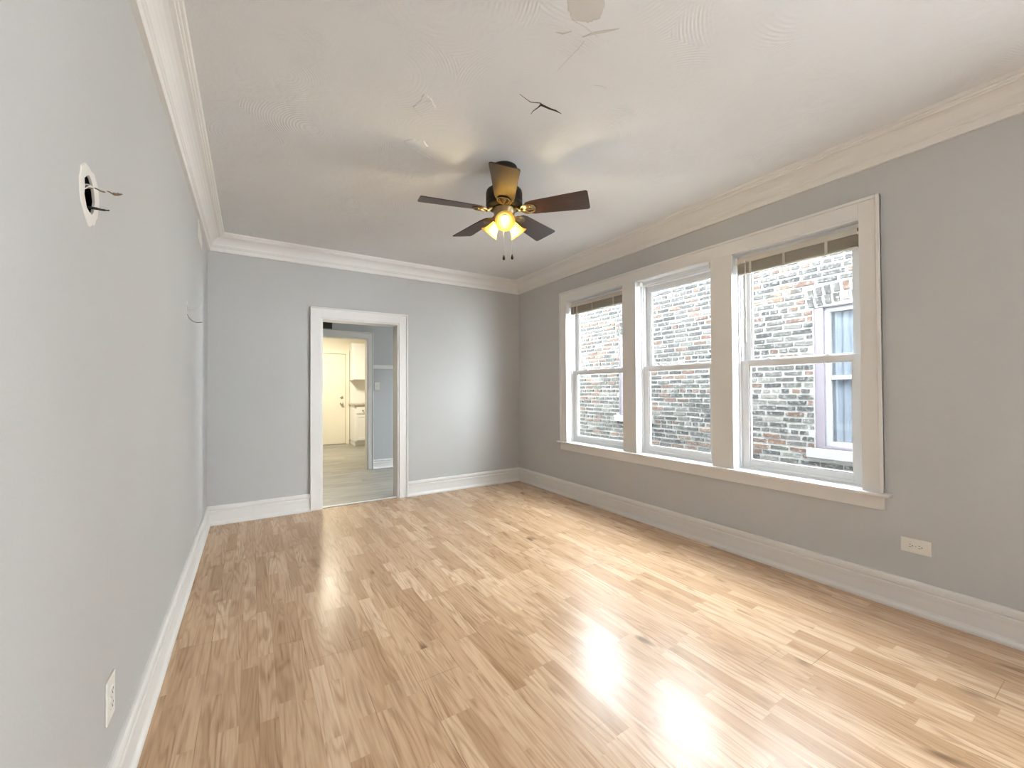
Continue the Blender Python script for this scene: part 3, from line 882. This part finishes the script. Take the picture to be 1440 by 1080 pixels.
for m_, off, dz in ((WIRE_B, 0.0, 0.0), (WIRE_W, 0.004, 0.004)):
    b = bmesh.new()
    core = arc([(XL - 0.07, 1.452 + off, 1.800), (XL - 0.02, 1.450, 1.792 + dz), (XL + 0.005, 1.452, 1.788 + dz), (XL + 0.028, 1.456, 1.787 + dz * 0.5), (XL + 0.050, 1.460, 1.786), (XL + 0.060, 1.461, 1.789)])
    pts = []
    for k, q in enumerate(core):
        a = k * 0.75 + (math.pi if off else 0)
        pts.append(q + Vector((0, math.cos(a), math.sin(a))) * 0.0022)
    tube(b, pts, 0.0018, 8)
    obj('strand', b, m_, wg)
b = bmesh.new(); tube(b, [(XL + 0.046, 1.459, 1.786), (XL + 0.054, 1.460, 1.786), (XL + 0.064, 1.462, 1.790)], [0.0034, 0.0036, 0.0015], 8); obj('bare_end', b, BRASS, wg)
b = bmesh.new(); tube(b, arc([(XL - 0.03, 1.432, 1.770), (XL - 0.004, 1.440, 1.778), (XL + 0.004, 1.446, 1.788), (XL + 0.012, 1.452, 1.789)]), 0.0016, 8); obj('strand', b, WIRE_W, wg)
b = bmesh.new(); tube(b, arc([(XL - 0.07, 1.470, 1.730), (XL - 0.02, 1.474, 1.742), (XL + 0.006, 1.476, 1.745), (XL + 0.022, 1.476, 1.744), (XL + 0.036, 1.478, 1.746)]), [0.0035] * 20 + [0.0028] * 8 + [0.0018] * 5, 8)
o = obj('electrical_wire', b, WIRE_K); tag(o, 'short black wire poking out at the bottom of the larger wall hole', 'wire')
b = bmesh.new(); tube(b, arc([(XL - 0.05, 3.362, 1.80), (XL - 0.003, 3.360, 1.806), (XL + 0.02, 3.345, 1.800), (XL + 0.048, 3.337, 1.803), (XL + 0.068, 3.335, 1.818), (XL + 0.078, 3.335, 1.836)]), 0.0016, 8)
tag(obj('electrical_wire', b, WIRE_W), 'thin pale wire curving up from the small wall slot near the far corner', 'wire')
b = bmesh.new(); tube(b, arc([(XL - 0.05, 3.362, 1.77), (XL - 0.003, 3.358, 1.765), (XL + 0.01, 3.345, 1.742), (XL + 0.030, 3.337, 1.720), (XL + 0.052, 3.335, 1.712), (XL + 0.082, 3.335, 1.716)]), 0.0016, 8)
tag(obj('electrical_wire', b, WIRE_K), 'thin dark wire drooping from the small wall slot near the far corner', 'wire')

# ------------------------------------------------------------------ kitchen units
bc = tag(empty('base_cabinet', (2.4, 9.72, 0)), 'white kitchen base cabinet under the granite worktop', 'cabinet')
BX0, BX1, BY = 1.965, 3.10, 9.74
boxes('carcass', [((BX0, BY + 0.018, 0.10), (BX1, YK - 0.001, 0.925)), ((BX0 + 0.01, BY + 0.07, 0.005), (BX1, YK - 0.001, 0.10))], CABW, bc)


def panel(name, x0, x1, z0, z1, yf, parent, rail=0.055):
    b = bmesh.new()
    bx(b, (x0, yf, z0), (x1, yf + 0.012, z1), bev=0.002)
    if z1 - z0 > 0.25:
        bx(b, (x0, yf - 0.006, z0), (x0 + rail, yf, z1), bev=0.002); bx(b, (x1 - rail, yf - 0.006, z0), (x1, yf, z1), bev=0.002)
        bx(b, (x0 + rail, yf - 0.006, z0), (x1 - rail, yf, z0 + rail), bev=0.002); bx(b, (x0 + rail, yf - 0.006, z1 - rail), (x1 - rail, yf, z1), bev=0.002)
    else:
        bx(b, (x0, yf - 0.005, z0), (x1, yf, z1), bev=0.002)
    return obj(name, b, CABW, parent)


for k in range(2):
    xa = BX0 + 0.03 + k * 0.36
    dr = panel('drawer', xa, xa + 0.33, 0.735, 0.885, BY, bc)
    b = bmesh.new(); lathe(b, [(0, 0), (0.008, 0), (0.007, 0.012), (0.015, 0.02), (0.015, 0.026), (0, 0.03)], 16, Matrix.Translation((xa + 0.140, BY - 0.005, 0.80)) @ Matrix.Rotation(math.pi / 2, 4, 'X'))
    obj('knob', b, VENTM, dr)
    panel('door', xa, xa + 0.33, 0.13, 0.705, BY, bc)
tag(boxes('worktop', [((BX0 - 0.03, BY - 0.03, 0.925), (BX1, YK - 0.001, 0.968))], GRANITE, bevel=0.004), 'speckled brown granite worktop on the kitchen base cabinet', 'worktop')
tag(boxes('backsplash', [((BX0 - 0.005, YK - 0.012, 0.968), (BX1, YK - 0.001, 1.50))], CABW), 'white backsplash between granite worktop and kitchen wall cabinet', 'backsplash')
uc = tag(empty('wall_cabinet', (2.4, 10.03, 1.5)), 'white shaker wall cabinet hanging above the kitchen worktop', 'cabinet')
boxes('carcass', [((1.965, 10.05, 1.50), (BX1, YK - 0.001, 2.36))], CABW, uc)
for k in range(2):
    panel('door', 1.985 + k * 0.38, 2.345 + k * 0.38, 1.515, 2.345, 10.03, uc)

# ------------------------------------------------------------------ ceiling fan
FX, FY, FZ = 1.428, 2.345, 2.462
fan = tag(empty('ceiling_fan', (FX, FY, HC)), 'dark five-bladed ceiling fan with three lit amber lamp shades and two pull chains', 'ceiling fan')
T0 = Matrix.Translation((FX, FY, 0))
b = bmesh.new(); lathe(b, [(0, HC), (0.088, HC), (0.092, HC - 0.015), (0.090, HC - 0.05), (0.078, HC - 0.10), (0.066, HC - 0.15), (0.062, HC - 0.165), (0, HC - 0.165)], 40, T0); obj('canopy', b, BRONZE, fan)
b = bmesh.new(); lathe(b, [(0, 2.602), (0.095, 2.602), (0.118, 2.594), (0.122, 2.580), (0.122, 2.520), (0.118, 2.512), (0.122, 2.508), (0.122, 2.500), (0.112, 2.488), (0.085, 2.478), (0.0, 2.478)], 48, T0); obj('motor_housing', b, BRONZE, fan)
b = bmesh.new(); lathe(b, [(0, 2.478), (0.078, 2.478), (0.080, 2.466), (0.072, 2.455), (0.066, 2.430), (0.058, 2.415), (0.060, 2.405), (0.050, 2.385), (0.030, 2.372), (0.012, 2.366), (0.010, 2.352), (0, 2.350)], 40, T0); obj('light_fitter', b, BRASS, fan)
R0, R1 = 0.150, 0.562
A0 = math.radians(-121.1)


def blade_poly():
    # root narrow with shoulders, widening to a square tip with rounded corners
    pts = []
    root = [(R0, -0.044), (R0 + 0.012, -0.056), (R0 + 0.05, -0.064)]
    w = 0.088
    tip = []
    for cxx, cyy, a0, a1 in ((R1 - 0.016, -w + 0.016, -90, 0), (R1 - 0.016, w - 0.016, 0, 90)):
        for k in range(6):
            a = math.radians(a0 + (a1 - a0) * k / 5); tip.append((cxx + 0.016 * math.cos(a), cyy + 0.016 * math.sin(a)))
    pts = root + tip + [(x, -y) for x, y in root[::-1]]
    # wavy root edge
    pts += [(R0 - 0.004, 0.022), (R0 + 0.006, 0.010), (R0 + 0.002, 0.0), (R0 + 0.006, -0.010), (R0 - 0.004, -0.022)]
    return pts


for k in range(5):
    ang = A0 + k * 2 * math.pi / 5
    M = T0 @ Matrix.Translation((0, 0, FZ)) @ Matrix.Rotation(ang, 4, 'Z')
    Mp = M @ Matrix.Rotation(math.radians(-13.5), 4, 'X')
    bl_ = bpy.data.objects.new('blade', bpy.data.meshes.new('blade')); C.objects.link(bl_)
    b = bmesh.new(); prism(b, blade_poly(), 0.0, 0.006)
    bmesh.ops.bevel(b, geom=[e for e in b.edges], offset=0.0012, segments=1, affect='EDGES')
    b.to_mesh(bl_.data); b.free(); bl_.data.materials.append(WALNUT)
    bl_.parent = fan; bl_.matrix_parent_inverse = Matrix.Translation((-FX, -FY, -HC)); bl_.matrix_basis = Mp
    # ornate iron under the blade root: oval rim, fleur bars, and an arm back to the motor
    b = bmesh.new()
    n = 28
    rim = [(0.165 + 0.048 * math.cos(2 * math.pi * q / n), 0.043 * math.sin(2 * math.pi * q / n), -0.005) for q in range(n + 1)]
    tube(b, rim, 0.0055, 8, Mp, cap=False)
    lathe(b, [(0, -0.007), (0.044, -0.006), (0.043, -0.001), (0, -0.001)], 24, Mp @ Matrix.Translation((0.163, 0, 0)), True, 1.08)
    for s in (-1, 1):
        tube(b, [(0.122, 0.0, -0.010), (0.150, s * 0.012, -0.011), (0.172, s * 0.028, -0.010), (0.196, s * 0.020, -0.009)], 0.004, 8, Mp)
    tube(b, [(0.120, 0, -0.010), (0.160, 0, -0.012), (0.206, 0, -0.009)], 0.0045, 8, Mp)
    for px, py in ((0.176, 0.0), (0.186, 0.026), (0.186, -0.026)):
        lathe(b, [(0, -0.014), (0.006, -0.012), (0.007, -0.007), (0, -0.006)], 12, Mp @ Matrix.Translation((px, py, 0)))
    tube(b, [(0.070, 0, 0.022), (0.092, 0, 0.012), (0.110, 0, -0.002), (0.126, 0, -0.007)], [0.012, 0.011, 0.012, 0.014], 10, M)
    ir = obj('blade_iron', b, BRASS, fan)
    mw = ir.matrix_world.copy()
    ir.parent = bl_; ir.matrix_parent_inverse = bl_.matrix_basis.inverted() @ Matrix.Identity(4)
    ir.matrix_basis = Matrix.Identity(4)

TILT = math.radians(38)       # mouth axis below the horizontal
for k in range(3):
    ang = A0 + math.radians(2) + k * 2 * math.pi / 3
    tl = TILT if k == 0 else math.radians(47)
    d = Vector((math.cos(ang) * math.cos(tl), math.sin(ang) * math.cos(tl), -math.sin(tl)))
    M = Matrix.Translation(Vector((FX, FY, 2.418)) + Vector((math.cos(ang), math.sin(ang), 0)) * 0.035) @ Vector((0, 0, 1)).rotation_difference(d).to_matrix().to_4x4()
    b = bmesh.new()
    lathe(b, [(0.0, 0.0), (0.018, 0.0), (0.021, 0.004), (0.021, 0.026), (0.026, 0.030), (0.026, 0.036), (0.0, 0.036)], 24, M)
    sk = obj('lamp_socket', b, BRASS, fan)
    b = bmesh.new()
    prof = [(0.024, 0.030), (0.027, 0.040), (0.031, 0.055), (0.036, 0.072), (0.042, 0.090), (0.051, 0.106), (0.065, 0.121)]
    inner = [(r - 0.003, z) for r, z in prof[::-1]]
    lathe(b, prof + inner, 36, M)
    sh = obj('lamp_shade', b, SHADE, fan)
    b = bmesh.new()
    lathe(b, [(0.0, 0.034), (0.010, 0.036), (0.013, 0.048), (0.020, 0.062), (0.0235, 0.076), (0.021, 0.090), (0.012, 0.099), (0, 0.102)], 24, M)
    o = obj('bulb', b, BULBM, sh)

# added point lamp hidden behind the front shade, for warm patches on the ceiling
lp = bpy.data.lights.new('fan_fill_lamp', 'POINT'); lp.energy = 11.0; lp.color = (1.0, 0.80, 0.42); lp.shadow_soft_size = 0.02
lo = bpy.data.objects.new('fan_fill_lamp', lp); C.objects.link(lo); lo.location = (FX + 0.045 * math.cos(A0), FY + 0.045 * math.sin(A0), 2.352)

for px, dz in ((-0.004, 0.0), (0.052, 0.004)):
    x = FX + px * 0.845; y = FY - px * 0.534
    z0, z1 = 2.37, 2.170 + dz
    b = bmesh.new()
    tube(b, [(x * 0.6 + FX * 0.4, y * 0.6 + FY * 0.4, 2.40), (x, y, 2.36), (x, y, z1)], 0.0011, 6)
    ch = obj('pull_chain', b, STEEL, fan)
    b = bmesh.new(); lathe(b, [(0, 0), (0.004, -0.002), (0.0075, -0.014), (0.009, -0.026), (0.007, -0.034), (0, -0.037)], 16, Matrix.Translation((x, y, z1)))
    obj('pull_knob', b, BRONZE, ch)

# ------------------------------------------------------------------ house next door
nb = tag(empty('neighbour_house', (XB, 3.2, -0.9)), 'old brick house wall close outside the three windows', 'house')
TOPZ, Y0B, Y1B = 3.1, 0.8, 6.3
NW = (1.16, 2.078, 0.597, 2.16)      # near neighbour window: y0,y1,z0,z1
NW2 = (4.33, 4.965, 0.82, 2.17)
b = bmesh.new()
col = b.loops.layers.color.new('brick_col')
BK = 0.48
MORTAR = (0.42, 0.415, 0.405, 1)


def cbox(a, c, color, jx=0.0):
    n0 = len(b.faces)
    vs = [b.verts.new(p) for p in ((a[0], a[1], a[2]), (a[0], c[1], a[2]), (a[0], c[1], c[2]), (a[0], a[1], c[2]))]
    ws = [b.verts.new((c[0], v.co.y, v.co.z)) for v in vs]
    if jx:
        for v in vs: v.co += Vector((0, rb.uniform(-jx, jx), rb.uniform(-jx, jx)))
    fs = [b.faces.new(vs[::-1])]
    for k in range(4): fs.append(b.faces.new((vs[k], vs[(k + 1) % 4], ws[(k + 1) % 4], ws[k])))
    for f in fs:
        for l in f.loops: l[col] = color
    return vs


rb = random.Random(11)
# mortar bed (split round the windows)
ys = [Y0B, NW[0], NW[1], NW2[0], NW2[1], Y1B]
for k in range(5):
    if k == 1: segs = [(-0.9, NW[2]), (NW[3], TOPZ)]
    elif k == 3: segs = [(-0.9, NW2[2]), (NW2[3], TOPZ)]
    else: segs = [(-0.9, TOPZ)]
    for z0, z1 in segs: cbox((XB + 0.010, ys[k], z0), (XB + 0.20, ys[k + 1], z1), MORTAR)


def brick_color():
    r = rb.random()
    if r < 0.14: c = (0.50, 0.34, 0.26)
    elif r < 0.22: c = (0.56, 0.42, 0.33)
    elif r < 0.50: c = (0.28, 0.27, 0.26)
    elif r < 0.78: c = (0.38, 0.37, 0.35)
    elif r < 0.9: c = (0.55, 0.53, 0.50)
    else: c = (0.18, 0.18, 0.18)
    g = rb.uniform(0.85, 1.15)
    g *= BK
    return (c[0] * g, c[1] * g, c[2] * g, 1)


EXCL = []
for (a0, a1, b0, b1) in (NW, NW2):
    EXCL += [(a0, a1, b0, b1), (a0 - 0.075, a1 + 0.07, b0 - 0.104, b0), (a0 - 0.07, a1 + 0.07, b1, b1 + 0.25)]
row = 0; z = -0.9; CH = 0.0677
ARC = 0.215
while z < TOPZ - CH:
    header = row % 7 == 3
    step = 0.105 if header else 0.212
    y = Y0B + rb.uniform(0, step)
    while y < Y1B:
        ln = step - rb.uniform(0.018, 0.034)
        za, zb = z + 0.014, z + CH - rb.uniform(0.010, 0.016)
        spans = [(y, y + ln)]
        for (e0, e1, f0, f1) in EXCL:
            if zb > f0 and za < f1:
                new = []
                for (p, q) in spans:
                    if q <= e0 or p >= e1: new.append((p, q)); continue
                    if e0 - p > 0.035: new.append((p, e0 - 0.012))
                    if q - e1 > 0.035: new.append((e1 + 0.012, q))
                spans = new
        for (p, q) in spans:
            x = XB + rb.uniform(-0.006, 0.005)
            cbox((x, p, za + rb.uniform(-0.003, 0.003)), (XB + 0.03, q, zb), brick_color(), 0.004)
        y += step
    z += CH; row += 1
# soldier arches over the openings
for (a0, a1, b0, b1) in (NW, NW2):
    n = int((a1 - a0 + 0.12) / 0.075)
    for q in range(n):
        for tier in range(2):
            y = a0 - 0.06 + (a1 - a0 + 0.12) * (q + 0.1) / n
            lean = ((q + 0.5) / n - 0.5) * 0.09
            rise = 0.05 * (1 - (2 * (q + 0.5) / n - 1) ** 2)
            zb_ = b1 - 0.0 + rise + tier * 0.105
            vs = cbox((XB + rb.uniform(-0.006, 0.003), y, zb_), (XB + 0.03, y + 0.052, zb_ + 0.092), brick_color(), 0.004)
            for v in vs:
                if v.co.z > zb_ + 0.04: v.co.y += lean * 0.5
obj('brick_wall', b, BRICK, nb)


def neighbour_window(a0, a1, z0, z1):
    b_ = bmesh.new()
    ring_boxes(b_, XB + 0.02, XB + 0.16, a0, a1, z0, z1 + 0.05, 0.085, 0.03, 0.06)
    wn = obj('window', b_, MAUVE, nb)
    wn['label'] = 'mauve painted frame with white sashes'
    zm = (z0 + z1) / 2 + 0.0
    b_ = bmesh.new(); ring_boxes(b_, XB + 0.06, XB + 0.12, a0 + 0.085, a1 - 0.085, z0 + 0.03, z1 - 0.01, 0.05, 0.05, 0.05)
    bx(b_, (XB + 0.065, a0 + 0.13, zm - 0.02), (XB + 0.115, a1 - 0.13, zm + 0.025))
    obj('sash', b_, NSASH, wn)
    boxes('pane', [((XB + 0.09, a0 + 0.13, z0 + 0.075), (XB + 0.094, a1 - 0.13, z1 - 0.055))], GLASS, wn)
    b_ = bmesh.new()
    n = 60
    P = [(XB + 0.135 + 0.012 * math.sin(q * 0.9) + 0.006 * math.sin(q * 2.3), a0 + 0.09 + (a1 - a0 - 0.18) * q / n) for q in range(n + 1)]
    lo = [b_.verts.new((x, y, z0 + 0.03)) for x, y in P]; hi = [b_.verts.new((x, y, z1 - 0.02)) for x, y in P]
    for q in range(n): f = b_.faces.new((lo[q], lo[q + 1], hi[q + 1], hi[q])); f.smooth = True
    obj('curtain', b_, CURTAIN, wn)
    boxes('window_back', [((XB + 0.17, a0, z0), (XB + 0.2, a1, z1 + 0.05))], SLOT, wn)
    boxes('sill', [((XB - 0.05, a0 - 0.075, z0 - 0.104), (XB + 0.15, a1 + 0.07, z0))], STONE, nb, bevel=0.006)


neighbour_window(*NW); neighbour_window(*NW2)
S(boxes('floor', [((XO, -4.0, -1.05), (8.0, 12.0, -0.9))], CONCRETE), 'concrete passage between the two houses', 'ground')
S(boxes('trim_6', [((XO - 0.01, YR - 0.2, -0.9), (XO, 11.0, -0.12))], CONCRETE), 'foundation of this house below the floor', 'foundation')
